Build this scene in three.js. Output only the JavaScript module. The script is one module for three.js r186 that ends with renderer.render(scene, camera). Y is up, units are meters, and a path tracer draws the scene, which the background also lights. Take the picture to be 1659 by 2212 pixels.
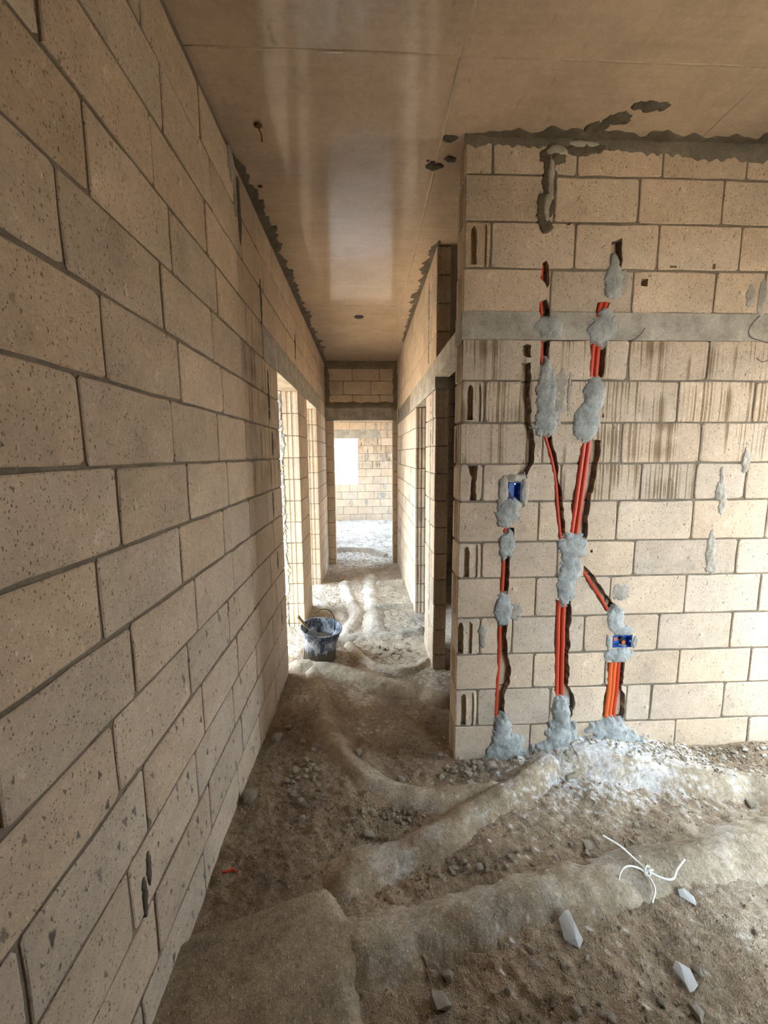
import * as THREE from 'three';
import { mergeGeometries, toCreasedNormals, mergeVertices } from 'three/addons/utils/BufferGeometryUtils.js';
import { ConvexGeometry } from 'three/addons/geometries/ConvexGeometry.js';
import { ImprovedNoise } from 'three/addons/math/ImprovedNoise.js';
import { Brush, Evaluator, SUBTRACTION } from 'three-bvh-csg';

// ------------------------------------------------------------------ camera, sky, sun, exposure
const scene = new THREE.Scene();
const EYE = 1.70;
const camera = new THREE.PerspectiveCamera(2 * Math.atan(1106 / 900) * 180 / Math.PI, 1659 / 2212, 0.05, 200);
camera.position.set(0, EYE, 0);
camera.quaternion.setFromRotationMatrix(new THREE.Matrix4().makeBasis(
  new THREE.Vector3(0.99899, -0.0055, 0.04453), new THREE.Vector3(0.01153, 0.99059, -0.13635), new THREE.Vector3(-0.04337, 0.13673, 0.98966)));
scene.background = new THREE.Color().setRGB(0.74, 0.88, 1.0);
scene.backgroundIntensity = 2.8;
const renderer = new THREE.WebGLRenderer({ antialias: true });
renderer.toneMapping = THREE.LinearToneMapping;
renderer.toneMappingExposure = 6.0;
renderer.shadowMap.enabled = true;
const sun = new THREE.DirectionalLight(new THREE.Color().setRGB(1.0, 0.86, 0.66), 10);
sun.position.set(-4.2, 12, -5.2); sun.target.position.set(0, 0, -4);
sun.castShadow = true; sun.shadow.radius = 1.5; sun.shadow.mapSize.set(2048, 2048);
Object.assign(sun.shadow.camera, { left: -12, right: 12, top: 12, bottom: -12, near: 1, far: 40 });
scene.add(sun, sun.target);

// ------------------------------------------------------------------ helpers
let seed = 1;
const setSeed = (s) => { seed = s | 0; };
const rnd = () => { seed = (seed + 0x6D2B79F5) | 0; let t = Math.imul(seed ^ (seed >>> 15), 1 | seed); t = (t + Math.imul(t ^ (t >>> 7), 61 | t)) ^ t; return ((t ^ (t >>> 14)) >>> 0) / 4294967296; };
const R = (a, b) => a + (b - a) * rnd();
const perlin = new ImprovedNoise();
const N = (x, y, z = 0.37) => perlin.noise(x + 57.3, y + 31.7, z);
const fbm = (x, y, o = 4, z = 0.37) => { let s = 0, a = 0.5; for (let i = 0; i < o; i++) { s += a * N(x, y, z + i * 7.1); x *= 2.03; y *= 2.03; a *= 0.5; } return s; };
const clamp = (x, a = 0, b = 1) => Math.min(b, Math.max(a, x));
const smooth = (a, b, x) => { const t = clamp((x - a) / (b - a)); return t * t * (3 - 2 * t); };
const mix = (a, b, t) => a + (b - a) * t;
const used = {};
function numbered(n) { const k = used[n] = (used[n] ?? -1) + 1; return k ? n + '_' + String(k).padStart(3, '0') : n; }
function tag(o, label, category, group, kind) { o.userData.label = label; o.userData.category = category; if (group) o.userData.group = group; if (kind) o.userData.kind = kind; return o; }
function group(name, label, category, kind, grp) { const g = new THREE.Group(); g.name = numbered(name); scene.add(g); return tag(g, label, category, grp, kind); }
function mesh(name, geo, mat, parent) { const m = new THREE.Mesh(geo, mat); m.name = parent === scene ? numbered(name) : name; parent.add(m); return m; }

// ------------------------------------------------------------------ textures
// tileable value noise on a lattice of `cells` cells
function lattice(cells, s) { setSeed(s); const a = new Float32Array(cells * cells); for (let i = 0; i < a.length; i++) a[i] = rnd(); return a; }
function tnoise(a, c, u, v) {
  const x = u * c, y = v * c, xi = Math.floor(x), yi = Math.floor(y), fx = x - xi, fy = y - yi, sx = fx * fx * (3 - 2 * fx), sy = fy * fy * (3 - 2 * fy);
  const x0 = ((xi % c) + c) % c, x1 = (x0 + 1) % c, y0 = (((yi % c) + c) % c) * c, y1 = (((yi + 1) % c + c) % c) * c;
  return mix(mix(a[y0 + x0], a[y0 + x1], sx), mix(a[y1 + x0], a[y1 + x1], sx), sy);
}
function layers(list, s) { const L = list.map(([c, w], i) => [lattice(c, s + i * 13), c, w]); return (u, v) => { let t = 0; for (const [a, c, w] of L) t += w * (tnoise(a, c, u, v) - 0.5); return t; }; }
function tex(size, fill, srgb, metres) {
  const d = new Uint8Array(size * size * 4), out = [0, 0, 0];
  for (let j = 0, k = 0; j < size; j++) for (let i = 0; i < size; i++, k += 4) {
    fill(i / size, j / size, out, i, j);
    d[k] = clamp(out[0]) * 255; d[k + 1] = clamp(out[1]) * 255; d[k + 2] = clamp(out[2]) * 255; d[k + 3] = 255;
  }
  const t = new THREE.DataTexture(d, size, size); t.wrapS = t.wrapT = THREE.RepeatWrapping; t.magFilter = THREE.LinearFilter; t.minFilter = THREE.LinearMipmapLinearFilter; t.generateMipmaps = true;
  if (srgb) t.colorSpace = THREE.SRGBColorSpace;
  t.repeat.set(1 / metres, 1 / metres); t.needsUpdate = true; return t;
}
// scattered marks drawn on a tiling field: [count, rmin, rmax, stretch]
function marks(size, s, sets) {
  const f = new Float32Array(size * size); setSeed(s);
  for (const [n, r0, r1, st, strength, ang = 0] of sets) for (let q = 0; q < n; q++) {
    const cx = rnd() * size, cy = rnd() * size, r = r0 + (r1 - r0) * rnd() ** 2.2, ry = r * (1 + (st - 1) * rnd()), w = strength * (0.5 + 0.5 * rnd()), R2 = Math.ceil(ry * 1.5), ca = Math.cos(ang + R(-0.25, 0.25)), sa = Math.sin(ang + R(-0.25, 0.25)), wob = rnd() * 6;
    for (let y = -R2; y <= R2; y++) for (let x = -R2; x <= R2; x++) {
      const px = (x * ca + y * sa) / r, py = (-x * sa + y * ca) / ry, dd = Math.hypot(px, py) + 0.22 * Math.sin(3 * Math.atan2(py, px) + wob);
      if (dd < 1) { const k = (((cy + y | 0) % size + size) % size) * size + ((cx + x | 0) % size + size) % size; f[k] = Math.max(f[k], w * Math.min(1, (1 - dd) * 2.2)); }
    }
  }
  return f;
}
const S = 1024;
const nBlk = layers([[4, 0.10], [9, 0.09], [40, 0.07], [128, 0.07], [400, 0.10]], 11);
const pits = marks(S, 21, [[4200, 0.7, 2.4, 2.2, 0.75], [200, 1.5, 4.5, 2.5, 0.7], [8, 4, 10, 2, 0.6]]);
const pale = marks(S, 22, [[500, 1, 4, 3, 0.8], [40, 4, 14, 3, 0.45]]);
const spat = marks(S, 23, [[110, 3, 12, 3.4, 0.8, 0.25], [10, 9, 20, 3.0, 0.8, 0.3]]);
const BLK = [0.754, 0.684, 0.602];
function blockPixel(u, v, o, i, j) {
  const t = 1 + nBlk(u, v) * 0.9, k = j * S + i, p = 1 - 0.5 * pits[k], w = 0.16 * pale[k];
  for (let c = 0; c < 3; c++) o[c] = (BLK[c] * t + w) * p;
  const g = nBlk(u + 0.37, v + 0.21) * 0.22; o[0] -= g * 0.25; o[2] += g * 0.35;
}
const blockMap = tex(S, blockPixel, true, 0.85);
const nDrip = layers([[40, 0.5], [130, 0.8], [300, 0.6]], 61), nDripY = layers([[5, 1], [11, 0.6]], 67);
const streakMap = tex(S, (u, v, o, i, j) => {
  blockPixel(u, v, o, i, j);
  const d = nDrip(u + 0.0012 * Math.sin(v * Math.PI * 6) , 0.37), m = smooth(-0.05, 0.55, d + nDripY(u, v) * 0.75 - 0.05) * 0.9;
  o[0] *= 1 - 0.38 * m; o[1] *= 1 - 0.42 * m; o[2] *= 1 - 0.50 * m;
}, true, 0.85);
const spatterMap = tex(S, (u, v, o, i, j) => { blockPixel(u, v, o, i, j); const m = spat[j * S + i] * 0.62; o[0] *= 1 - m; o[1] *= 1 - m * 0.97; o[2] *= 1 - m * 0.94; }, true, 0.85);
const blockBump = tex(S, (u, v, o, i, j) => { const h = 0.62 + nBlk(u, v) * 1.1 - 0.55 * pits[j * S + i]; o[0] = o[1] = o[2] = h; }, false, 0.85);
const nDirt = layers([[5, 0.14], [13, 0.14], [50, 0.16], [140, 0.18], [400, 0.22]], 91);
const grit = marks(S, 92, [[5200, 0.8, 3.4, 1.6, 0.9], [420, 2.5, 7, 1.7, 0.8]]);
const hollow = marks(S, 93, [[1500, 1, 4, 2, 0.9]]);
const dirtMap = tex(S, (u, v, o, i, j) => { const k = j * S + i, t = 1 + nDirt(u, v) * 0.95, g = grit[k] * 0.17, h = 1 - 0.3 * hollow[k]; o[0] = (0.68 * t + g) * h; o[1] = (0.685 * t + g) * h; o[2] = (0.69 * t + g) * h; }, true, 0.9);
const dirtBump = tex(S, (u, v, o, i, j) => { const k = j * S + i, h = 0.45 + nDirt(u, v) * 0.9 + 0.45 * grit[k] - 0.3 * hollow[k]; o[0] = o[1] = o[2] = h; }, false, 0.9);
const nCem = layers([[6, 0.2], [18, 0.16], [60, 0.14], [180, 0.12], [420, 0.1]], 121);
const cemPits = marks(S, 122, [[500, 0.8, 3, 1.8, 0.9]]);
const cementMap = tex(512, (u, v, o, i, j) => { const t = 1 + nCem(u, v) * 0.75 - 0.3 * cemPits[j * 2 * S + i * 2]; o[0] = 0.70 * t; o[1] = 0.70 * t; o[2] = 0.69 * t; }, true, 0.45);
const cementBump = tex(512, (u, v, o, i, j) => { const h = 0.5 + nCem(u, v) * 1.1 - 0.4 * cemPits[j * 2 * S + i * 2]; o[0] = o[1] = o[2] = h; }, false, 0.45);
const nCeil = layers([[3, 0.10], [8, 0.10], [30, 0.06], [120, 0.05], [420, 0.06]], 151), nCeilX = layers([[90, 0.5], [260, 0.5]], 157);
const blot = marks(S, 158, [[60, 2, 12, 2.2, 0.35], [260, 1, 5, 3, 0.8]]);
const ceilMap = tex(S, (u, v, o, i, j) => { const t = 1 + nCeil(u, v) * 0.8 + nCeilX(u * 0.05, v) * 0.05 - 0.13 * blot[j * S + i]; o[0] = 0.72 * t; o[1] = 0.642 * t; o[2] = 0.56 * t; }, true, 2.4);
const ceilRough = tex(S, (u, v, o, i, j) => { const h = 0.11 + nCeil(u * 3, v * 3) * 0.35 + nCeilX(u * 0.05, v) * 0.10 + 0.30 * blot[j * S + i]; o[0] = 0; o[1] = clamp(h, 0.06, 0.8); o[2] = 0; }, false, 2.4);
const bucketMap = tex(512, (u, v, o) => { const a = nCem(u * 2, v) + nBlk(u * 3, v * 2), m = smooth(-0.10, 0.12, a); o[0] = mix(0.20, 0.72, m); o[1] = mix(0.235, 0.73, m); o[2] = mix(0.29, 0.745, m); }, true, 0.6);

// ------------------------------------------------------------------ materials
const std = (o) => new THREE.MeshStandardMaterial(o);
const M = {
  block: std({ map: blockMap, bumpMap: blockBump, bumpScale: 0.006, roughness: 0.93, vertexColors: true }),
  streak: std({ map: streakMap, bumpMap: blockBump, bumpScale: 0.006, roughness: 0.93, vertexColors: true }),
  spatter: std({ map: spatterMap, bumpMap: blockBump, bumpScale: 0.005, roughness: 0.93, vertexColors: true }),
  mortar: std({ map: cementMap, bumpMap: cementBump, bumpScale: 0.006, color: new THREE.Color().setRGB(0.44, 0.37, 0.29), roughness: 0.95 }),
  beam: std({ map: cementMap, bumpMap: cementBump, bumpScale: 0.003, color: new THREE.Color().setRGB(0.80, 0.74, 0.65), roughness: 0.9 }),
  cement: std({ map: cementMap, bumpMap: cementBump, bumpScale: 0.005, color: new THREE.Color().setRGB(0.74, 0.78, 0.78), roughness: 0.9 }),
  damp: std({ map: cementMap, bumpMap: cementBump, bumpScale: 0.005, color: new THREE.Color().setRGB(0.235, 0.195, 0.14), roughness: 0.9 }),
  dampBand: std({ map: cementMap, bumpMap: cementBump, bumpScale: 0.008, color: new THREE.Color().setRGB(0.36, 0.31, 0.235), roughness: 0.9 }),
  dirt: std({ map: dirtMap, bumpMap: dirtBump, bumpScale: 0.010, roughness: 0.97, vertexColors: true }),
  ridge: std({ map: dirtMap, bumpMap: dirtBump, bumpScale: 0.004, roughness: 0.94, vertexColors: true }),
  ceiling: std({ map: ceilMap, roughnessMap: ceilRough, roughness: 1, color: 0xffffff }),
  plaster: std({ map: cementMap, color: new THREE.Color().setRGB(0.95, 0.87, 0.75), roughness: 0.95 }),
  conduit: std({ color: new THREE.Color().setRGB(0.52, 0.055, 0.022), roughness: 0.36 }),
  conduitOrange: std({ color: new THREE.Color().setRGB(0.70, 0.13, 0.03), roughness: 0.38 }),
  blue: std({ color: new THREE.Color().setRGB(0.012, 0.11, 0.45), roughness: 0.45, side: THREE.DoubleSide }),
  dark: std({ color: new THREE.Color().setRGB(0.02, 0.02, 0.02), roughness: 0.8 }),
  screw: std({ color: new THREE.Color().setRGB(0.7, 0.7, 0.68), roughness: 0.35, metalness: 0.9 }),
  stone: std({ bumpMap: dirtBump, bumpScale: 0.004, color: new THREE.Color().setRGB(0.56, 0.49, 0.39), roughness: 0.95 }),
  stoneDull: std({ bumpMap: dirtBump, bumpScale: 0.004, color: new THREE.Color().setRGB(0.36, 0.29, 0.205), roughness: 0.95 }),
  chalk: std({ bumpMap: dirtBump, bumpScale: 0.003, color: new THREE.Color().setRGB(0.80, 0.79, 0.76), roughness: 0.95 }),
  bucket: std({ map: bucketMap, roughness: 0.75, side: THREE.DoubleSide }),
  wire: std({ color: new THREE.Color().setRGB(0.05, 0.045, 0.04), roughness: 0.5, metalness: 0.6 }),
  rust: std({ color: new THREE.Color().setRGB(0.16, 0.065, 0.03), roughness: 0.9 }),
  cable: std({ color: new THREE.Color().setRGB(0.85, 0.85, 0.82), roughness: 0.5 }),
  wood: std({ map: cementMap, color: new THREE.Color().setRGB(0.75, 0.58, 0.36), roughness: 0.8 }),
};

// ------------------------------------------------------------------ building blocks
function paint(geo, r, g, b) { const n = geo.attributes.position.count, a = new Float32Array(n * 3); for (let i = 0; i < n; i++) { a[3 * i] = r; a[3 * i + 1] = g; a[3 * i + 2] = b; } geo.setAttribute('color', new THREE.BufferAttribute(a, 3)); return geo; }
function planarUV(geo, ou = 0, ov = 0) {   // metres, by the main direction of each face
  const p = geo.attributes.position, n = geo.attributes.normal, uv = new Float32Array(p.count * 2);
  for (let i = 0; i < p.count; i++) {
    const ax = Math.abs(n.getX(i)), ay = Math.abs(n.getY(i)), az = Math.abs(n.getZ(i)), x = p.getX(i), y = p.getY(i), z = p.getZ(i);
    if (ay > ax && ay > az) { uv[2 * i] = x + ou; uv[2 * i + 1] = z + ov; } else if (ax > az) { uv[2 * i] = z + ou; uv[2 * i + 1] = y + ov; } else { uv[2 * i] = x + ou; uv[2 * i + 1] = y + ov; }
  }
  geo.setAttribute('uv', new THREE.BufferAttribute(uv, 2)); return geo;
}
function tone() { const a = R(0.90, 1.08), w = R(-0.03, 0.035); return [a * (1 + w), a, a * (1 - w * 1.3)]; }
// a concrete block: worn outline, chamfered face. local: x 0..w, y 0..h, face at z = 0, back at -d
function blockGeo(w, h, d, rough = 0.004, ch = 0.0045) {
  const P = [], nx = w > 0.25 ? 4 : w > 0.12 ? 2 : 1, ny = 2, c = Math.min(0.010, w * 0.2) * R(0.5, 1.3);
  const side = (x0, y0, x1, y1, n) => { for (let i = 0; i <= n; i++) { const t = i / n; P.push([mix(x0, x1, t), mix(y0, y1, t)]); } };
  side(c, 0, w - c, 0, nx); side(w, c, w, h - c, ny); side(w - c, h, c, h, nx); side(0, h - c, 0, c, ny);
  const k = P.length, cx = w / 2, cy = h / 2, F = [], G = [];
  for (const [x, y] of P) {
    const j = rough * rnd() * rnd(), e = ch * R(0.5, 1.3), dx = Math.sign(cx - x) * (Math.abs(cx - x) > cx - 0.02 ? 1 : 0), dy = Math.sign(cy - y) * (Math.abs(cy - y) > cy - 0.02 ? 1 : 0);
    G.push([x + dx * j, y + dy * j]); F.push([x + dx * (j + e), y + dy * (j + e), -R(0, 0.0012)]);
  }
  const zc = -ch * 0.75, V = [], tri = (a, b, q) => V.push(...a, ...b, ...q);
  for (let i = 0; i < k; i++) {
    const n = (i + 1) % k, g0 = [G[i][0], G[i][1], zc], g1 = [G[n][0], G[n][1], zc], b0 = [G[i][0], G[i][1], -d], b1 = [G[n][0], G[n][1], -d];
    tri([cx, cy, 0], F[i], F[n]); tri(F[i], g0, g1); tri(F[i], g1, F[n]); tri(g0, b0, b1); tri(g0, b1, g1); tri([cx, cy, -d], b1, b0);
  }
  let g = new THREE.BufferGeometry(); g.setAttribute('position', new THREE.Float32BufferAttribute(V, 3));
  g = toCreasedNormals(g, 0.3); planarUV(g, R(0, 5), R(0, 5)); return paint(g, ...tone());
}
// block whose end (left or right) shows the moulded grooves
function groovedGeo(w, h, d, left, right) {
  const g = 0.0055, gw = 0.020, pts = [], b = 0.004, grooves = d > 0.12 ? [0.33, 0.62] : [0.38, 0.68];
  const end = (x, s, list) => { for (const t of list) { const y = t * d; pts.push([x, y - gw * s * 0.9], [x - Math.sign(x - w / 2) * g, y - gw * 0.45 * s], [x - Math.sign(x - w / 2) * g, y + gw * 0.45 * s], [x, y + gw * 0.9 * s]); } };
  pts.push([b, b * 0]); pts.push([w - b, 0]); pts.push([w, b]);
  if (right) end(w, 1, grooves);
  pts.push([w, d]); pts.push([0, d]);
  if (left) end(0, -1, [...grooves].reverse());
  pts.push([0, b]);
  const s = new THREE.Shape(pts.map(([x, y]) => new THREE.Vector2(x, y)));
  let geo = new THREE.ExtrudeGeometry(s, { depth: h - 0.008, bevelEnabled: true, bevelThickness: 0.004, bevelSize: 0.004, bevelOffset: -0.004, bevelSegments: 1 });
  geo.rotateX(-Math.PI / 2); geo.translate(0, 0.004, 0); geo = geo.toNonIndexed ? (geo.index ? geo.toNonIndexed() : geo) : geo; geo.deleteAttribute('uv'); geo.computeVertexNormals();
  planarUV(geo, R(0, 5), R(0, 5)); return paint(geo, ...tone());
}
const evaluator = new Evaluator(); evaluator.attributes = ['position', 'normal', 'uv', 'color']; evaluator.useGroups = false;
const pent = (geo) => { const b = new Brush(geo); b.updateMatrixWorld(); return b; };
function carve(geo, tools) {
  let out = geo;
  geo.computeBoundingBox();
  for (const t of tools) {
    t.geometry.boundingBox || t.geometry.computeBoundingBox();
    if (!t.geometry.boundingBox.intersectsBox(geo.boundingBox)) continue;
    out = evaluator.evaluate(pent(out), t, SUBTRACTION).geometry;
  }
  return out;
}
function prism(poly, z0, z1, ragged = 0.004) {   // ragged outline pushed from z0 (front) back to z1
  const pts = [];
  for (let i = 0; i < poly.length; i++) { const a = poly[i], b = poly[(i + 1) % poly.length], n = Math.max(1, Math.round(Math.hypot(b[0] - a[0], b[1] - a[1]) / 0.022)); for (let k = 0; k < n; k++) pts.push(new THREE.Vector2(mix(a[0], b[0], k / n) + R(-ragged, ragged), mix(a[1], b[1], k / n) + R(-ragged, ragged))); }
  let g = new THREE.ExtrudeGeometry(new THREE.Shape(pts), { depth: z0 - z1, bevelEnabled: false }); g.translate(0, 0, z1); if (g.index) g = g.toNonIndexed(); planarUV(g); return paint(g, 0.93, 0.90, 0.86);
}
const boxGeo = (x0, x1, y0, y1, z0, z1) => { const g = new THREE.BoxGeometry(x1 - x0, y1 - y0, z1 - z0).toNonIndexed(); g.translate((x0 + x1) / 2, (y0 + y1) / 2, (z0 + z1) / 2); planarUV(g); return g; };
// slab x0..x1, y0..y1 with rectangular holes [x0,x1,y0,y1]
function holedSlab(x0, x1, y0, y1, z0, z1, holes) {
  const xs = [...new Set([x0, x1, ...holes.flatMap((h) => [h[0], h[1]])])].filter((x) => x >= x0 && x <= x1).sort((a, b) => a - b), out = [];
  for (let i = 0; i + 1 < xs.length; i++) {
    const a = xs[i], b = xs[i + 1], m = (a + b) / 2, cut = holes.filter((h) => h[0] < m && h[1] > m).map((h) => [h[2], h[3]]).sort((p, q) => p[0] - q[0]); let y = y0;
    for (const [c, d] of cut) { if (c > y) out.push(boxGeo(a, b, y, Math.min(c, y1), z0, z1)); y = Math.max(y, d); }
    if (y < y1) out.push(boxGeo(a, b, y, y1, z0, z1));
  }
  return mergeGeometries(out);
}
// wall of coursed blocks. rows: [y0, y1, [joints]]; holes: [x0, x1, y0, y1]; thick: depth
function blockWall(name, label, at, turn, rows, x0, x1, holes, thick, opt = {}) {
  const g = group(name, label, 'wall', 'structure'); g.position.set(...at); g.rotation.y = turn;
  const yTop = opt.top ?? 3.14, yBot = opt.bottom ?? -0.3;
  const bedHoles = holes.map(([a, b, c, d]) => [a - 0.008, b + 0.008, c - (c > 0.3 ? 0.006 : 2), d + 0.004]);
  let bed = paint(holedSlab(x0 + (opt.endGap ?? 0), x1, yBot, yTop, -thick + 0.002, -0.0065, bedHoles), 1, 1, 1);
  if (opt.bedTools) bed = carve(bed, opt.bedTools);
  mesh('mortar_bed', bed, M.mortar, g);
  rows.forEach(([ya, yb, joints], ri) => {
    let spans = [[x0, x1, false, false]];
    for (const [ha, hb, hc, hd] of holes) {
      if (Math.min(hd, yb) - Math.max(hc, ya) < 0.05) continue;
      spans = spans.flatMap(([a, b, l, r]) => (hb <= a || ha >= b) ? [[a, b, l, r]] : [...(ha > a ? [[a, ha, l, !opt.plainEnds]] : []), ...(hb < b ? [[hb, b, !opt.plainEnds, r]] : [])]);
    }
    for (const [a, b, l, r] of spans) {
      const cuts = [a, ...joints.filter((j) => j > a + 0.05 && j < b - 0.05), b];
      for (let i = 0; i + 1 < cuts.length; i++) {
        const L = i === 0 && (l || (a === x0 && opt.groovedStart)), Rr = i === cuts.length - 2 && r;
        const xa = cuts[i] + (i === 0 ? 0 : 0.003), xb = cuts[i + 1] - (i === cuts.length - 2 ? 0 : 0.003), w = xb - xa, h = yb - ya - 0.0075 + R(-0.001, 0.001);
        if (w < 0.03) continue;
        let geo, out = R(-0.001, 0.002);
        if (opt.special) geo = opt.special(ri, i, w, h);
        if (!geo) geo = (L || Rr) ? groovedGeo(w, h, thick, L, Rr) : blockGeo(w, h, opt.deep ?? 0.06, opt.rough ?? 0.004);
        geo.translate(xa, ya + 0.004, out);
        if (opt.tools) geo = carve(geo, opt.tools);
        mesh('concrete_block', geo, opt.matFor ? opt.matFor(ri, (xa + xb) / 2, ya) : M.block, g);
      }
    }
  });
  return g;
}
// lumpy relief on a plane (local x, y; out along z): height field kept where it stands out of the surface
function relief(b, res, hf, keep = -0.010) {
  const [x0, x1, y0, y1] = b, nx = Math.ceil((x1 - x0) / res), ny = Math.ceil((y1 - y0) / res), H = new Float32Array((nx + 1) * (ny + 1)), pos = [], uv = [], id = new Int32Array(H.length).fill(-1), idx = [];
  for (let j = 0; j <= ny; j++) for (let i = 0; i <= nx; i++) H[j * (nx + 1) + i] = hf(x0 + i * res, y0 + j * res);
  const vert = (i, j) => { const k = j * (nx + 1) + i; if (id[k] < 0) { id[k] = pos.length / 3; pos.push(x0 + i * res, y0 + j * res, Math.max(H[k], keep * 2.5)); uv.push(x0 + i * res, y0 + j * res); } return id[k]; };
  for (let j = 0; j < ny; j++) for (let i = 0; i < nx; i++) {
    const k = j * (nx + 1) + i; if (Math.max(H[k], H[k + 1], H[k + nx + 1], H[k + nx + 2]) < keep) continue;
    const a = vert(i, j), c = vert(i + 1, j), d = vert(i + 1, j + 1), e = vert(i, j + 1); idx.push(a, c, d, a, d, e);
  }
  const g = new THREE.BufferGeometry(); g.setAttribute('position', new THREE.Float32BufferAttribute(pos, 3)); g.setAttribute('uv', new THREE.Float32BufferAttribute(uv, 2)); g.setIndex(idx); g.computeVertexNormals(); return g;
}
function patchGeo(blobs, H, s, res = 0.005, rag = 0.30) {
  const b = [Infinity, -Infinity, Infinity, -Infinity];
  for (const [x, y, rx, ry] of blobs) { b[0] = Math.min(b[0], x - rx * 1.5); b[1] = Math.max(b[1], x + rx * 1.5); b[2] = Math.min(b[2], y - ry * 1.4); b[3] = Math.max(b[3], y + ry * 1.4); }
  return relief(b, res, (x, y) => {
    let q = 9; const e = fbm(x * 26 + s, y * 26, 3) * rag * 2 + N(x * 110, y * 110 + s) * rag * 0.35;
    for (const [cx, cy, rx, ry] of blobs) { const d = Math.hypot((x - cx) / rx, (y - cy) / ry); q = Math.min(q, d); }
    q += e; const bump = fbm(x * 22 + s * 3, y * 20, 3) * 0.011 + N(x * 120, y * 120) * 0.001;
    return q < 1 ? 0.62 * H * (1 - q * q) ** 0.5 + bump * (1 - q) * 1.3 + 0.001 : -(q - 1) * 0.09;
  });
}
const dist2line = (L, x, y) => { let best = 9, at = 0; for (let i = 0; i + 1 < L.length; i++) { const [ax, ay] = L[i], [bx, by] = L[i + 1], dx = bx - ax, dy = by - ay, t = clamp(((x - ax) * dx + (y - ay) * dy) / (dx * dx + dy * dy)), d = Math.hypot(x - ax - t * dx, y - ay - t * dy); if (d < best) { best = d; at = (i + t) / (L.length - 1); } } return [best, at]; };
function tube(pts, r, seg = 10, step = 0.02) { const c = new THREE.CatmullRomCurve3(pts.map((p) => new THREE.Vector3(...p))); return new THREE.TubeGeometry(c, Math.max(6, Math.round(c.getLength() / step)), r, seg, false); }

// ------------------------------------------------------------------ ground heights
const XL = -0.62, XR = 0.515, ZF = -2.1, ZE = -6.75, ZFAR = -11, HC = 3.14;
const TOP = HC;
function baseLow(x, z) {
  let h = 0.075 * smooth(-2.6, -1.6, z) * smooth(0.25, -0.35, x);
  h -= 0.09 * smooth(-4.6, -6.4, z) * (1 - smooth(-6.9, -8.5, z));
  h -= 0.03 * smooth(-6.9, -8.5, z);
  if (z > -2.2 && x > 0.4) { h += 0.10 * Math.exp(-(((x - 1.25) / 0.38) ** 2)) * smooth(-1.88, -2.1, z); h += 0.045 * smooth(0.9, 1.5, x) * smooth(-1.72, -1.95, z); }
  return h;
}
function floorH(x, z) {
  const near = z > -2.3 ? 1 : 0.85, bumpy = 0.030 * fbm(x * 4.1, z * 4.1, 4) + 0.016 * fbm(x * 17, z * 17, 3) + 0.006 * N(x * 60, z * 60);
  return baseLow(x, z) + bumpy * near * (z < -7 ? 0.8 : 1);
}
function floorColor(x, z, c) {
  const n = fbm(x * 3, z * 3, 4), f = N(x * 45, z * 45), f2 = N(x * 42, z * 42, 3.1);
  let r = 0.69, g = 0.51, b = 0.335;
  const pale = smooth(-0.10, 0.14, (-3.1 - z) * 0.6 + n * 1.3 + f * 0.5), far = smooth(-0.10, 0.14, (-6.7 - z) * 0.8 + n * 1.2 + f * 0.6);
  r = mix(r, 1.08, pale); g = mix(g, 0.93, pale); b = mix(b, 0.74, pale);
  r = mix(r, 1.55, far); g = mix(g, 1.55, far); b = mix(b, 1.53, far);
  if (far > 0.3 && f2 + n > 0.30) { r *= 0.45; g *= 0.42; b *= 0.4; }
  if (z > -2.3 && x > 0.4) {
    const d = Math.exp(-(((x - 1.25) / 0.62) ** 2)) * smooth(-1.62, -2.02, z), m = smooth(0.05, 0.32, f2 + f * 0.6 + n * 0.5 - 0.54 + d * 1.2);
    r = mix(r, 1.7, m); g = mix(g, 1.68, m); b = mix(b, 1.64, m);
    const p = smooth(0.0, 0.25, n + f * 0.35 - 0.02) * smooth(0.5, 0.9, x) * 0.55; r = mix(r, 1.0, p); g = mix(g, 0.84, p); b = mix(b, 0.66, p);
  }
  const t = 1 + n * 0.35 + f * 0.10; c[0] = r * t; c[1] = g * t; c[2] = b * t;
}
function groundGrid(x0, x1, z0, z1, res) {
  const nx = Math.round((x1 - x0) / res), nz = Math.round((z1 - z0) / res), pos = [], uv = [], col = [], idx = [], c = [0, 0, 0];
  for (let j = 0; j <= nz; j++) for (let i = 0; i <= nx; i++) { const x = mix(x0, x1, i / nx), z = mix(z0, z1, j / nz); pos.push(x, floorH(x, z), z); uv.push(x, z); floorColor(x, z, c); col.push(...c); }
  for (let j = 0; j < nz; j++) for (let i = 0; i < nx; i++) { const a = j * (nx + 1) + i; idx.push(a, a + nx + 1, a + nx + 2, a, a + nx + 2, a + 1); }
  const g = new THREE.BufferGeometry(); g.setAttribute('position', new THREE.Float32BufferAttribute(pos, 3)); g.setAttribute('uv', new THREE.Float32BufferAttribute(uv, 2)); g.setAttribute('color', new THREE.Float32BufferAttribute(col, 3)); g.setIndex(idx); g.computeVertexNormals(); return g;
}
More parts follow.
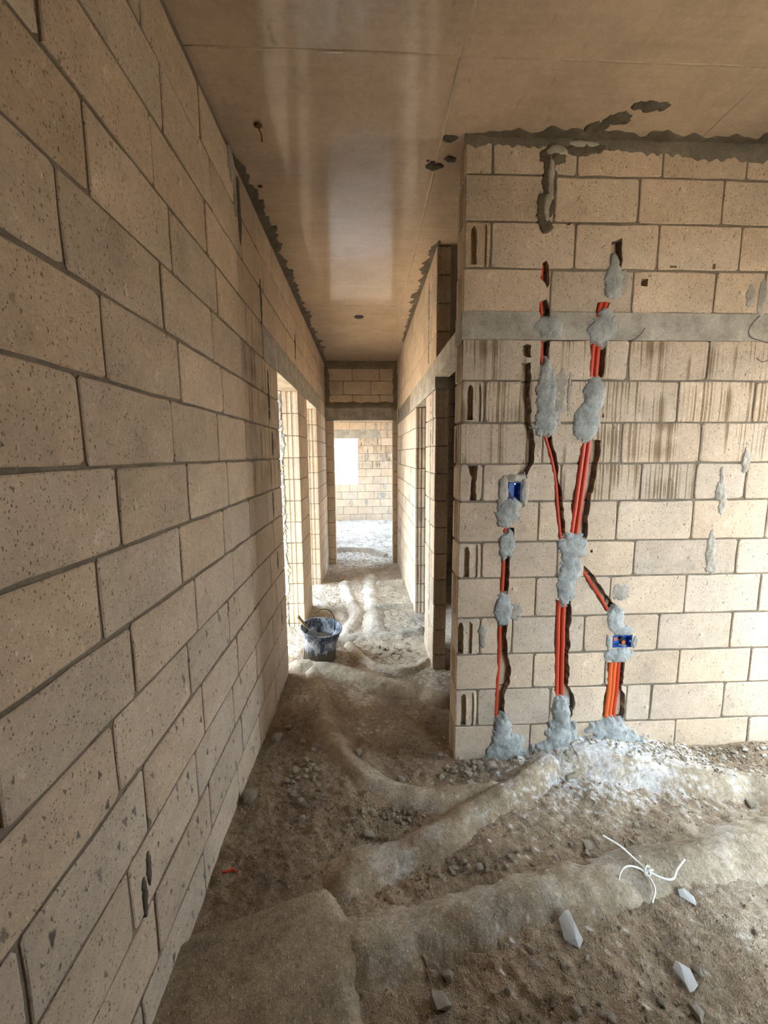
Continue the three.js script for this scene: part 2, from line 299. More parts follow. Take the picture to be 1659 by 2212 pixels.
{
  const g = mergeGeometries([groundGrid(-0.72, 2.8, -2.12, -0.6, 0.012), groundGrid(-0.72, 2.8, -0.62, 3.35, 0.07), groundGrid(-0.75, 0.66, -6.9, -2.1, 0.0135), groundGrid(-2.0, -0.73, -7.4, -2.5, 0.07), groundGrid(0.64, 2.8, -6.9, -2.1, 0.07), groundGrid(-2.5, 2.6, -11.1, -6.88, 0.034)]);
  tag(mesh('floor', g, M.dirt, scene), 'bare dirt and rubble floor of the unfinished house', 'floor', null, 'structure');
  const yard = new THREE.CircleGeometry(60, 48); yard.rotateX(-Math.PI / 2); yard.translate(0, -0.4, -4);
  tag(mesh('yard_ground', yard, std({ color: new THREE.Color().setRGB(0.27, 0.22, 0.165), roughness: 1 }), scene), 'sandy open ground outside the building', 'ground', null, 'structure');
}

// ------------------------------------------------------------------ ceiling: concrete cast on shuttering panels
{
  const c = group('ceiling', 'smooth raw concrete ceiling with shuttering seams and a sheen', 'ceiling', 'structure');
  const xs = [-2.62, -0.86, 0.37, 1.57, 2.66], zs = [3.5, 0.56, -1.72, -4.32, -6.9, -9.2, -11.3]; setSeed(5);
  for (let i = 0; i + 1 < xs.length; i++) for (let j = 0; j + 1 < zs.length; j++) {
    if (i === 3 && j === 0) continue;
    const lift = R(0, 0.003), xa = i ? xs[i] : j < 3 ? -1.72 : j < 4 ? -2.02 : xs[0], g = boxGeo(xa + 0.002, xs[i + 1] - 0.002, HC + lift, HC + 0.2, zs[j + 1] + 0.002, zs[j] - 0.002);
    g.rotateZ(0); mesh('ceiling_panel', g, M.ceiling, c);
  }
  mesh('slab', mergeGeometries([boxGeo(-1.72, 2.66, HC + 0.02, HC + 0.25, -11.3, 0.56), boxGeo(-1.72, 1.4, HC + 0.02, HC + 0.25, 0.56, 3.5)]), M.plaster, c);
  // fins of cement squeezed through the seams
  const fin = (ax, az, bx, bz, w, s) => { const L = Math.hypot(bx - ax, bz - az), g = relief([0, L, -w * 2, w * 2], 0.006, (x, y) => { const q = Math.abs(y + 0.004 * N(x * 9, s)) / (w * (0.35 + 0.8 * Math.abs(N(x * 5 + s, 1)) + 0.3 * Math.abs(N(x * 40, s)))); return q < 1 ? 0.005 * (1 - q) : -0.002; }, -0.0015); g.rotateX(Math.PI / 2); const m = mesh('cement_fin', g, M.ceiling, c); m.position.set(ax, HC + 0.001, az); m.rotation.y = -Math.atan2(bz - az, bx - ax); };
  fin(0.37, -1.2, 0.37, -5.6, 0.010, 3); fin(-0.6, -1.72, 2.3, -1.72, 0.008, 8); fin(-0.6, -4.32, 0.5, -4.32, 0.004, 12); fin(1.57, -1.3, 1.57, -2.08, 0.004, 15);
}

// ------------------------------------------------------------------ pipe wall (faces the camera)
const FY = [3.14, 2.983, 2.783, 2.576, 2.378, 2.255, 2.059, 1.853, 1.648, 1.455, 1.244, 1.05, 0.833, 0.624, 0.422, 0.205, -0.03];
const more = (l) => { const o = [...l]; while (o[o.length - 1] < 2.5) o.push(o[o.length - 1] + 0.413); return o; };
const FJ = [[0.601, 1.003, 1.414, 1.827], [0.902, 1.31, 1.723], [0.606, 1.013, 1.42, 1.834], [0.902, 1.311, 1.725, 1.977], null, [0.904, 1.315, 1.724], [0.598, 1.17, 1.588, 1.989], [0.898, 1.31, 1.726], [0.597, 1.002, 1.426, 1.717, 1.991], [0.895, 1.313, 1.722, 2.132], [0.601, 1.006, 1.421, 1.988], [0.898, 1.304, 1.724, 2.143], [0.605, 0.78, 1.175, 1.59, 2.003], [0.904, 1.307, 1.725, 2.137], [0.6, 1.006, 1.442, 1.582, 2.004], [0.902, 1.328, 1.74, 2.171]];
setSeed(404);
const CH = -0.042;
const chases = [
  [[0.773, 2.141], [0.819, 2.145], [0.825, 2.064], [0.818, 1.997], [0.833, 1.929], [0.834, 1.85], [0.847, 1.815], [0.857, 1.746], [0.857, 1.653], [0.83, 1.611], [0.824, 1.571], [0.769, 1.574], [0.788, 1.63], [0.81, 1.677], [0.805, 1.816], [0.785, 1.884], [0.782, 2.019], [0.77, 2.086]],
  [[0.774, 2.221], [0.797, 2.23], [0.82, 2.224], [0.82, 2.169], [0.794, 2.171], [0.775, 2.184]],
  [[0.713, 1.32], [0.771, 1.319], [0.764, 1.246], [0.748, 1.147], [0.754, 1.047], [0.743, 0.945], [0.759, 0.842], [0.748, 0.738], [0.76, 0.606], [0.78, 0.552], [0.774, 0.444], [0.75, 0.39], [0.754, 0.197], [0.694, 0.199], [0.698, 0.392], [0.706, 0.554], [0.697, 0.74], [0.702, 0.921], [0.704, 1.148]],
  [[0.857, 2.607], [0.875, 2.616], [0.892, 2.589], [0.898, 2.506], [0.89, 2.491], [0.871, 2.516], [0.852, 2.537]],
  [[0.852, 2.432], [0.883, 2.443], [0.904, 2.4], [0.898, 2.326], [0.857, 2.325]],
  [[0.865, 2.25], [0.911, 2.25], [0.906, 2.174], [0.9, 2.108], [0.866, 2.119], [0.873, 2.185]],
  [[0.895, 1.815], [0.938, 1.804], [0.961, 1.723], [0.984, 1.652], [0.991, 1.57], [1.011, 1.51], [1.026, 1.414], [1.045, 1.254], [1.005, 1.255], [0.996, 1.341], [0.976, 1.462], [0.967, 1.57], [0.937, 1.676]],
  [[1.191, 2.703], [1.209, 2.705], [1.24, 2.716], [1.238, 2.676], [1.247, 2.625], [1.237, 2.562], [1.221, 2.541], [1.184, 2.603], [1.187, 2.655]],
  [[1.14, 2.43], [1.2, 2.43], [1.19, 2.36], [1.13, 2.36]],
  [[1.113, 2.252], [1.2, 2.246], [1.197, 2.153], [1.188, 2.076], [1.117, 2.075], [1.123, 2.175]],
  [[1.103, 1.768], [1.199, 1.768], [1.2, 1.686], [1.189, 1.628], [1.184, 1.556], [1.169, 1.484], [1.158, 1.388], [1.159, 1.253], [1.06, 1.254], [1.073, 1.364], [1.064, 1.437], [1.075, 1.509], [1.086, 1.652]],
  [[1.007, 0.927], [1.091, 0.925], [1.1, 0.808], [1.091, 0.743], [1.105, 0.676], [1.094, 0.596], [1.109, 0.515], [1.101, 0.434], [1.14, 0.377], [1.149, 0.322], [1.129, 0.211], [1.044, 0.214], [1.033, 0.381], [1.016, 0.652], [1.012, 0.758]],
  [[1.153, 1.11], [1.201, 1.069], [1.257, 0.986], [1.318, 0.907], [1.368, 0.865], [1.35, 0.828], [1.297, 0.843], [1.235, 0.93], [1.179, 1.008], [1.146, 1.065]],
  [[1.317, 0.563], [1.411, 0.56], [1.414, 0.451], [1.408, 0.396], [1.431, 0.368], [1.442, 0.256], [1.423, 0.186], [1.31, 0.204], [1.313, 0.344], [1.325, 0.44]],
];
const tools = chases.map((c) => pent(prism(c, 0.02, CH)));
for (const [a, b, c, d, e] of [[1.350, 1.382, 2.505, 2.538, -0.05], [0.965, 0.983, 2.772, 2.786, -0.02], [1.199, 1.206, 1.880, 1.900, -0.03], [1.180, 1.194, 1.180, 1.198, -0.04], [0.728, 0.798, 1.456, 1.558, -0.05], [1.337, 1.446, 0.645, 0.718, -0.05], [1.485, 1.52, 2.588, 2.6, -0.01], [1.70, 1.715, 2.585, 2.61, -0.01]]) tools.push(pent(prism([[a, c], [b, c], [b, d], [a, d]], 0.02, e, 0.002)));
const bedTools = chases.map((c) => pent(prism(c, 0.02, CH - 0.006, 0))).concat([[1.350, 1.382, 2.505, 2.538], [0.728, 0.798, 1.456, 1.558], [1.337, 1.446, 0.645, 0.718], [0.965, 0.983, 2.772, 2.786], [1.199, 1.206, 1.880, 1.900], [1.180, 1.194, 1.180, 1.198]].map(([a, b, c, d]) => pent(prism([[a - 0.004, c - 0.004], [b + 0.004, c - 0.004], [b + 0.004, d + 0.004], [a - 0.004, d + 0.004]], 0.02, -0.06, 0))), [2, 6, 8, 10, 12, 14].map((i) => pent(prism([[0.47, FY[i + 1] + 0.008], [0.594, FY[i + 1] + 0.008], [0.594, FY[i] - 0.008], [0.47, FY[i] - 0.008]], 0.02, -0.12, 0))));
const lancet = (cx, y0, y1, w) => { const p = []; for (let i = 0; i <= 8; i++) { const t = i / 8 * Math.PI; p.push([cx + Math.cos(t) * w / 2, y1 - 0.035 + Math.sin(t) * 0.035]); } return [...p, [cx - w / 2, y0], [cx + w / 2, y0]]; };
function headerBlock(kind) {
  return (w, h) => {
    let g = blockGeo(w, h, 0.15, 0.006, 0.006); const t = [];
    if (kind === 'broken') { t.push(pent(prism([[0.055, -0.01], [0.09, -0.01], [0.082, 0.09], [0.10, h + 0.01], [0.035, h + 0.01], [0.06, 0.12]], 0.02, -0.06, 0.004))); }
    else if (kind === 'core') { t.push(pent(prism(lancet(0.022, -0.01, h - 0.02, 0.030), 0.02, -0.055, 0.002)), pent(prism([[0.062, -0.01], [0.085, -0.01], [0.085, h * 0.85], [0.07, h * 0.95], [0.062, h * 0.85]], 0.02, -0.02, 0.001))); }
    else { t.push(pent(prism(lancet(0.045, kind === 'deep' ? -0.01 : 0.012, h - 0.018, 0.030), 0.02, -0.032, 0.0015)), pent(prism([[0.088, -0.01], [w - 0.016, -0.01], [w - 0.016, h * 0.8], [w - 0.022, h * 0.96], [0.088, h * 0.86]], 0.02, -0.012, 0.0015))); }
    g = carve(g, t); return g;
  };
}
const headers = { 2: headerBlock('lancet'), 5: headerBlock('lancet'), 7: headerBlock('broken'), 9: headerBlock('deep'), 11: headerBlock('core'), 13: headerBlock('deep') };
const frontRows = []; FJ.forEach((j, i) => { if (j) frontRows.push([FY[i + 1], FY[i], more(j)]); });
const wallFront = blockWall('wall_front', 'pale block wall across the room carrying red conduits in cut chases', [0, 0, ZF], 0, frontRows, 0.478, 2.42, [[0.4, 3.45, 2.255, 2.378]], 0.15,
  { tools, bedTools, deep: 0.07, rough: 0.006, plainEnds: true, groovedStart: true, endGap: 0.012, special: (ri, i, w, h) => (i === 0 && headers[ri]) ? headers[ri](w, h) : null, matFor: (ri, x) => (ri >= 4 && ri <= 6) || (ri === 7 && x > 1 && x < 1.8) ? M.streak : M.block });
{
  const bg = paint(boxGeo(0.474, 2.42, 2.252, 2.380, -0.15, 0.003), 1, 1, 1); mesh('tie_beam', carve(bg, tools), M.beam, wallFront);
  const lint = boxGeo(XR - 0.003, XR + 0.10, 2.255, 2.378, -1.01, -0.148); mesh('lintel_beam', lint, M.beam, wallFront);
  for (let k = 0; k < 3; k++) mesh('board_mark', boxGeo(XR + 0.012 + k * 0.03, XR + 0.034 + k * 0.03, 2.2515, 2.2552, -0.98, -0.15), M.beam, wallFront);
  // cement dabs over the conduits
  const P = (blobs, H, s, m = M.cement, rag) => mesh('cement_patch', patchGeo(blobs, H, s, 0.005, rag), m, wallFront);
  P([[0.704, 1.513, 0.026, 0.075], [0.7, 1.45, 0.03, 0.03]], 0.012, 1, M.beam); P([[0.815, 1.507, 0.022, 0.077]], 0.012, 2, M.beam); P([[0.762, 1.577, 0.05, 0.019]], 0.01, 3, M.beam);
  P([[0.732, 1.393, 0.062, 0.068], [0.745, 1.44, 0.05, 0.03]], 0.024, 4); P([[0.733, 1.227, 0.040, 0.070], [0.72, 1.19, 0.03, 0.03]], 0.026, 5); P([[0.725, 0.869, 0.044, 0.095]], 0.024, 6);
  P([[0.745, 0.163, 0.058, 0.11], [0.80, 0.09, 0.075, 0.075], [0.76, 0.03, 0.12, 0.08]], 0.045, 7);
  P([[0.902, 2.305, 0.066, 0.055]], 0.022, 8); P([[0.902, 2.11, 0.020, 0.06], [0.903, 2.03, 0.05, 0.10], [0.916, 1.872, 0.064, 0.092], [0.905, 1.95, 0.05, 0.08]], 0.026, 9);
  P([[0.975, 1.98, 0.03, 0.12]], 0.006, 10, M.beam, 0.5);
  P([[1.208, 2.60, 0.024, 0.05], [1.212, 2.52, 0.046, 0.085]], 0.022, 11); P([[1.262, 2.52, 0.03, 0.06]], 0.006, 12, M.beam);
  P([[1.17, 2.30, 0.072, 0.07], [1.18, 2.372, 0.035, 0.03]], 0.030, 13);
  P([[1.15, 1.99, 0.058, 0.09], [1.118, 1.849, 0.066, 0.097]], 0.036, 14, M.cement, 0.18);
  P([[1.09, 1.21, 0.078, 0.07], [1.08, 1.10, 0.066, 0.09], [1.06, 0.985, 0.052, 0.085]], 0.032, 15);
  P([[1.072, 0.25, 0.05, 0.12], [1.08, 0.12, 0.09, 0.13], [1.08, 0.03, 0.17, 0.10]], 0.06, 16);
  P([[1.345, 0.80, 0.048, 0.075], [1.39, 0.742, 0.06, 0.030]], 0.024, 17); P([[1.318, 0.684, 0.018, 0.043]], 0.012, 18); P([[1.466, 0.680, 0.018, 0.043]], 0.010, 19, M.beam); P([[1.375, 0.605, 0.082, 0.042]], 0.026, 20);
  P([[1.338, 0.165, 0.125, 0.06], [1.38, 0.08, 0.19, 0.085], [1.22, 0.06, 0.12, 0.06]], 0.055, 21);
  P([[0.791, 0.862, 0.042, 0.045]], 0.003, 22, M.beam, 0.5); P([[1.372, 0.955, 0.052, 0.046]], 0.003, 23, M.beam, 0.5);
  const D = (blobs, H, s, rag = 0.45) => mesh('mortar_smear', patchGeo(blobs, H, s, 0.005, rag), M.beam, wallFront);
  D([[1.874, 1.453, 0.022, 0.086], [1.85, 1.49, 0.02, 0.05]], 0.006, 31); D([[1.858, 1.563, 0.016, 0.061]], 0.006, 32); D([[1.978, 1.646, 0.022, 0.072]], 0.006, 33); D([[1.840, 1.179, 0.026, 0.13], [1.86, 1.08, 0.03, 0.03]], 0.006, 34); D([[1.906, 2.464, 0.022, 0.06]], 0.006, 35); D([[1.968, 2.443, 0.024, 0.10]], 0.007, 36, 0.2);
  D([[0.62, 0.74, 0.028, 0.075]], 0.012, 37); D([[1.02, 2.0, 0.012, 0.11]], 0.004, 38);
  // dark mortar squeezed into the joint under the ceiling
  const K = (geo) => mesh('mortar_smear', geo, M.dampBand, wallFront);
  K(relief([0.47, 2.42, 3.0, 3.145], 0.006, (x, y) => { const e = 0.045 + 0.035 * fbm(x * 7, 2, 3) + 0.022 * N(x * 31, 5) + 0.03 * smooth(1.1, 1.7, x), q = (3.14 - y) / e; return q < 1 ? 0.012 * (1 - q * q) + 0.006 * fbm(x * 30, y * 30, 2) : -(q - 1) * 0.06; }));
  mesh('mortar_smear', patchGeo([[0.89, 3.07, 0.06, 0.05], [0.872, 2.962, 0.034, 0.12], [0.859, 2.843, 0.045, 0.085], [0.868, 2.762, 0.034, 0.03], [1.03, 3.10, 0.11, 0.03]], 0.016, 41, 0.005, 0.28), M.damp, wallFront);
  mesh('cement_patch', patchGeo([[0.90, 3.085, 0.05, 0.03], [0.878, 2.97, 0.018, 0.12], [0.864, 2.85, 0.02, 0.075], [1.02, 3.115, 0.09, 0.018]], 0.022, 42, 0.005, 0.2), M.beam, wallFront);
}
// smear of mortar on the ceiling: teeth reach out from the wall line. len along x, out along +y of the strip
function ceilingSmear(parent, at, turn, len, reach, s, freq = 9) {
  const g = relief([0, len, -0.012, reach * 2.3], 0.006, (x, y) => { const sk = x + y * 0.9, e = reach * (0.35 + 0.9 * Math.abs(fbm(sk * 3 + s, 1.3, 2)) + 0.9 * Math.max(0, N(sk * freq, s)) + 0.35 * N(sk * freq * 3.1, s + 2)) * smooth(0, 0.12, x) * smooth(len, len - 0.12, x), q = Math.max(0, y) / Math.max(e, 0.002); return q < 1 ? 0.010 * (1 - q) + 0.003 + 0.006 * fbm(x * 30, y * 30 + s, 2) : -(q - 1) * 0.03; });
  g.rotateX(Math.PI / 2); const m = mesh('mortar_smear', g, M.damp, parent); m.position.set(...at); m.rotation.y = turn; return m;
}
ceilingSmear(wallFront, [0.47, HC + 0.001, 0], 0, 1.93, 0.085, 4, 6);
mesh('mortar_smear', (() => { const g = patchGeo([[1.0, 0.06, 0.05, 0.05], [1.07, 0.12, 0.06, 0.03], [1.16, 0.19, 0.07, 0.025]], 0.012, 51, 0.005, 0.5); g.rotateX(Math.PI / 2); return g; })(), M.damp, wallFront).position.set(0.05, HC + 0.001, 0);
for (const [x, z, r, s] of [[0.40, -0.02, 0.035, 1], [0.435, -0.16, 0.03, 2], [0.36, -0.21, 0.045, 3]]) { const g = patchGeo([[0, 0, r, r * 0.7]], 0.008, s * 7, 0.004, 0.6); g.rotateX(Math.PI / 2); mesh('mortar_smear', g, M.damp, wallFront).position.set(x, HC + 0.001, z); }

// ------------------------------------------------------------------ long left wall
const leftRows = []; for (let k = -9; k <= 6; k++) { const ph = k % 2 === 0 ? 0.96 : 1.07, j = []; for (let n = -10; n < 18; n++) j.push(ph + n * 0.425 + 0.012 * Math.sin(n * 7.3 + k * 3.1)); leftRows.push([1.674 + k * 0.205, 1.674 + (k + 1) * 0.205, j]); }
setSeed(77);
const wallLeft = blockWall('wall_left', 'long bare block wall along the left side with two door openings', [XL, 0, 0], Math.PI / 2, leftRows, -3.3, 7.35, [[3.1, 4.0, -2, 2.285], [4.6, 5.5, -2, 2.285], [2.69, 5.9, 2.285, 2.488]], 0.15,
  { rough: 0.007, matFor: (ri, x, y) => (y < 1.0 && x < 2.4 ? M.spatter : (x > 2.4 && y < 2.3 && y > 1.4 && x < 3.1) ? M.streak : M.block) });
mesh('lintel_beam', boxGeo(2.692, 5.898, 2.285, 2.488, -0.15, 0.004), M.beam, wallLeft);
for (const [x, y0, y1, w] of [[2.31, 2.75, 3.10, 0.03], [2.70, 2.49, 2.75, 0.018], [2.80, 1.9, 2.27, 0.022], [2.86, 1.68, 1.87, 0.02], [2.80, 1.28, 1.46, 0.014], [2.86, 0.9, 1.05, 0.014], [2.92, 0.45, 0.64, 0.014], [3.95, 2.55, 2.8, 0.02]])
  mesh('mortar_smear', patchGeo([[x, (y0 + y1) / 2, w, (y1 - y0) / 2]], 0.006, x * 9 + y0, 0.006, 0.35), M.damp, wallLeft);
mesh('mortar_smear', patchGeo([[1.02, 0.50, 0.012, 0.06], [1.05, 0.56, 0.012, 0.05]], 0.004, 5, 0.004, 0.3), M.damp, wallLeft);
mesh('cement_patch', patchGeo([[2.2, 3.06, 0.05, 0.08], [2.24, 2.95, 0.02, 0.09]], 0.012, 15, 0.005, 0.4), M.beam, wallLeft);
ceilingSmear(wallLeft, [2.25, HC + 0.001, 0], 0, 4.45, 0.085, 21, 8);

// ------------------------------------------------------------------ corridor, right side
const rightRows = [], jr = (p) => { const j = []; for (let n = -2; n < 14; n++) j.push(p + n * 0.41); return j; };
for (let k = 0; k < 12; k++) rightRows.push([2.17 - (k + 1) * 0.205, 2.17 - k * 0.205, jr(k % 2 ? 0.05 : 0.26)]);
for (let k = 0; k < 4; k++) rightRows.push([2.378 + k * 0.19, 2.378 + (k + 1) * 0.19, jr(k % 2 ? 0.16 : 0.36)]);
setSeed(311);
const wallRight = blockWall('wall_right', 'pale block wall along the right of the corridor with a narrow doorway', [XR, 0, ZE], -Math.PI / 2, rightRows, 0, 3.72, [[2.46, 3.19, -2, 2.17], [3.65, 3.9, -2, 4], [1.95, 3.66, 2.17, 2.378]], 0.10, { rough: 0.006, matFor: (ri, x) => (ri < 9 && x < 2.5 && ri > 0 && (ri * 7 + Math.round(x * 3)) % 3 === 0 ? M.streak : M.block) });
mesh('lintel_beam', boxGeo(1.952, 3.652, 2.172, 2.376, -0.10, 0.004), M.beam, wallRight);
ceilingSmear(wallRight, [1.1, HC + 0.001, 0], 0, 2.6, 0.075, 33, 9);
for (const [x, y, w, h] of [[3.45, 1.1, 0.02, 0.9], [3.55, 2.0, 0.02, 0.3], [3.3, 2.7, 0.02, 0.35]]) mesh('mortar_smear', patchGeo([[x, y, w, h]], 0.008, x * 5 + y, 0.006, 0.6), M.beam, wallRight);

// ------------------------------------------------------------------ corridor end wall with doorway, far room
setSeed(512);
const endRows = [[2.44, 2.63, [-0.19, 0.24]], [2.63, 2.84, [-0.33, 0.10]], [2.84, 3.03, [-0.19, 0.24]]]; for (let k = 0; k < 12; k++) endRows.push([2.238 - (k + 1) * 0.205, 2.238 - k * 0.205, []]);
const wallEnd = blockWall('wall_end', 'block wall closing the corridor around the bright far doorway', [0, 0, ZE], 0, endRows, XL - 0.02, XR + 0.04, [[-0.498, 0.44, -2, 2.238], [-0.7, 0.7, 2.238, 2.44]], 0.15, {});
mesh('lintel_beam', boxGeo(XL, XR, 2.24, 2.438, -0.15, 0.004), M.beam, wallEnd);
mesh('mortar_smear', relief([XL, XR, 2.40, 2.62], 0.008, (x, y) => { const q = Math.abs(y - 2.47 - 0.02 * fbm(x * 8, 1, 2)) / (0.05 + 0.04 * fbm(x * 9, 4, 3)); return q < 1 ? 0.014 * (1 - q * q) : -(q - 1) * 0.05; }), M.mortar, wallEnd);
mesh('mortar_smear', relief([XL, XR, 3.0, 3.14], 0.008, (x, y) => { const q = (3.14 - y) / (0.10 + 0.03 * fbm(x * 9, 4, 3)); return q < 1 ? 0.012 : -(q - 1) * 0.05; }), M.mortar, wallEnd);
for (const x of [XL + 0.03, XR - 0.03]) mesh('mortar_smear', patchGeo([[x, 2.75, 0.045, 0.40]], 0.010, x * 9, 0.008, 0.4), M.mortar, wallEnd);
const farRows = []; for (let k = -6; k < 11; k++) { const j = []; for (let n = -10; n < 12; n++) j.push((k % 2 ? 0.0 : 0.2) + n * 0.405 + 0.02 * Math.sin(n * 5 + k * 2)); farRows.push([0.93 + k * 0.2, 0.93 + (k + 1) * 0.2, j]); }
const wallFar = blockWall('wall_far', 'sunlit pale block wall of the far room with a window opening', [0, 0, ZFAR], 0, farRows, -2.4, 2.42, [[-1.35, -0.2, 0.93, 2.13], [-1.6, 0.39, 2.13, 2.33]], 0.15, { plainEnds: true, matFor: (ri, x, y) => (x > -0.3 && x < 0.6 && y > 1.2 && y < 2.2 ? M.streak : M.block) });
mesh('lintel_beam', boxGeo(-1.61, 0.40, 2.118, 2.345, -0.15, 0.004), M.beam, wallFar);
for (const [x, y, w, h] of [[0.28, 2.42, 0.04, 0.09], [0.56, 2.42, 0.05, 0.09], [0.05, 1.64, 0.05, 0.10], [0.49, 1.62, 0.05, 0.12], [0.72, 1.78, 0.10, 0.05], [0.50, 0.86, 0.05, 0.09], [0.43, 0.62, 0.12, 0.08], [-0.38, 0.42, 0.06, 0.08], [0.02, 0.46, 0.04, 0.09]]) mesh('mortar_smear', patchGeo([[x, y, w, h]], 0.008, x * 11 + y, 0.012, 0.5), M.beam, wallFar);

// ------------------------------------------------------------------ side rooms and outer walls
setSeed(808);
const sideRows = []; for (let k = -9; k <= 6; k++) { const j = []; for (let n = 0; n < 9; n++) j.push(-3.4 + n * 0.41 + (k % 2 ? 0.2 : 0)); sideRows.push([1.674 + k * 0.205, 1.674 + (k + 1) * 0.205, j]); }
const wallPart = blockWall('wall_partition', 'sunlit block partition behind the first left doorway', [0, 0, -4.0], 0, sideRows, -1.5, -0.775, [], 0.15, {});
for (const [x, y, w, h, s] of [[-0.80, 0.55, 0.045, 0.42, 1], [-0.80, 1.25, 0.040, 0.30, 2], [-0.79, 1.80, 0.035, 0.22, 3], [-0.80, 2.15, 0.03, 0.12, 4]]) mesh('cement_patch', patchGeo([[x, y, w, h]], 0.012, s * 17, 0.007, 0.55), M.cement, wallPart);
const backRows = sideRows.map(([a, b, j]) => [a, b, j.map((x) => x + 4.2)]);
blockWall('wall_inner', 'bright block wall seen through the second left doorway', [0, 0, -7.2], 0, sideRows, -1.8, -0.775, [], 0.15, {});
blockWall('wall_back', 'dark block wall inside the unlit room on the right', [0, 0, -6.72], 0, backRows, 0.62, 2.42, [], 0.15, {});
function plainWall(name, label, at, turn, x0, x1, holes, thick = 0.2) { const g = group(name, label, 'wall', 'structure'); g.position.set(...at); g.rotation.y = turn; mesh('rendered_face', holedSlab(x0, x1, -0.4, HC + 0.02, -thick, 0, holes), M.plaster, g); return g; }
plainWall('wall_outer', 'outer wall of the first left room with a tall window opening', [-1.5, 0, 0], Math.PI / 2, 2.4, 4.2, [[2.62, 3.98, -0.4, 2.6]]);
plainWall('wall_outer', 'outer wall of the second left room with a wide window opening', [-1.8, 0, 0], Math.PI / 2, 4.1, 7.4, [[4.3, 7.0, -0.4, 2.6]]);
plainWall('wall_outer', 'left outer wall of the far room with a wide opening', [-2.4, 0, 0], Math.PI / 2, 7.35, 11.2, [[8.3, 10.1, 0.7, 2.35]]);
plainWall('wall_outer', 'right outer wall of the far room with a wide opening', [2.42, 0, 0], -Math.PI / 2, -11.2, -6.7, [[-10.2, -8.0, 0.5, 2.4]]);
plainWall('wall_outer', 'outer wall of the dark right room', [2.42, 0, 0], -Math.PI / 2, -6.9, -2.1, []);
plainWall('wall_outer', 'right outer wall of the big room with a narrow window opening', [2.42, 0, 0], -Math.PI / 2, -2.2, 0.56, [[-2.05, -1.6, -0.4, 2.2]]);
plainWall('wall_outer', 'outer wall beside the viewer with a balcony door opening', [0, 0, 0.36], Math.PI, -2.62, -1.2, [[-2.40, -1.24, -0.4, 2.6]]);
plainWall('wall_outer', 'unseen wall on the right of the viewer with its front end added to shade the left wall', [1.2, 0, 0], -Math.PI / 2, -0.32, 3.4, []);  // front end added out of view to keep rear-opening light off the left wall
plainWall('wall_rear', 'wall behind the viewer closing the big room', [0, 0, 3.3], Math.PI, -1.4, 0.75, []);
plainWall('wall_closing', 'wall closing off the first left room', [0, 0, -2.5], Math.PI, 0.775, 1.7, [], 0.15);

// ------------------------------------------------------------------ light from the openings' frames is the sky's own; everything below is objects
// conduits in the chases
function conduit(label, pts, z, mat = M.conduit, r = 0.0105) { const P = pts.map(([x, y], i) => [x, y, ZF + (Array.isArray(z) ? z[Math.min(i, z.length - 1)] : z)]); return tag(mesh('conduit', tube(P, r, 10, 0.015), mat, scene), label, 'conduit', 'red plastic conduits in the wall chases'); }
conduit('red conduit dropping from the upper blue box to the floor near the wall corner', [[0.75, 1.455], [0.728, 1.38], [0.725, 1.308], [0.724, 1.222], [0.724, 1.135], [0.720, 0.959], [0.716, 0.778], [0.717, 0.607], [0.711, 0.392], [0.710, 0.254], [0.711, 0.086]], [-0.03, -0.016]);
conduit('thin red conduit from the small oval hole that joins the bundle at mid wall', [[0.868, 2.60], [0.863, 2.52], [0.864, 2.43], [0.871, 2.325], [0.879, 2.196], [0.886, 2.108], [0.898, 1.952], [0.915, 1.797], [0.951, 1.688], [0.981, 1.570], [0.997, 1.450], [1.024, 1.267], [1.045, 1.16]], [-0.03, -0.026, -0.02, -0.02, -0.018], M.conduit, 0.0095);
conduit('left one of the two thick red conduits running down mid wall', [[1.217, 2.624], [1.190, 2.499], [1.160, 2.424], [1.145, 2.328], [1.137, 2.230], [1.132, 2.087], [1.128, 1.929], [1.118, 1.745], [1.100, 1.509], [1.079, 1.266], [1.062, 1.091], [1.034, 0.914], [1.038, 0.651], [1.048, 0.353], [1.058, 0.100]], [-0.03, -0.014], M.conduit, 0.0125);
conduit('right one of the two thick red conduits running down mid wall', [[1.232, 2.625], [1.212, 2.499], [1.186, 2.424], [1.172, 2.328], [1.163, 2.230], [1.158, 2.087], [1.154, 1.929], [1.145, 1.745], [1.126, 1.509], [1.106, 1.266], [1.090, 1.091], [1.062, 0.913], [1.066, 0.650], [1.076, 0.352], [1.085, 0.099]], [-0.03, -0.014], M.conduit, 0.0125);
conduit('thin red conduit slanting from the big cement dab to the lower blue box', [[1.097, 1.129], [1.155, 1.077], [1.205, 1.008], [1.252, 0.942], [1.283, 0.895], [1.307, 0.856], [1.347, 0.789], [1.374, 0.715]], [-0.02, -0.016], M.conduit, 0.009);
conduit('leftmost bright orange conduit below the lower blue box', [[1.358, 0.65], [1.343, 0.535], [1.344, 0.398], [1.337, 0.245], [1.340, 0.089]], -0.012, M.conduitOrange, 0.0125);
conduit('middle orange conduit below the lower blue box', [[1.379, 0.65], [1.368, 0.534], [1.367, 0.398], [1.360, 0.245], [1.364, 0.089]], -0.014, M.conduitOrange, 0.0115);
conduit('rightmost dark red conduit below the lower blue box', [[1.397, 0.65], [1.391, 0.542], [1.390, 0.397], [1.383, 0.244], [1.387, 0.088]], -0.016, M.conduit, 0.0115);
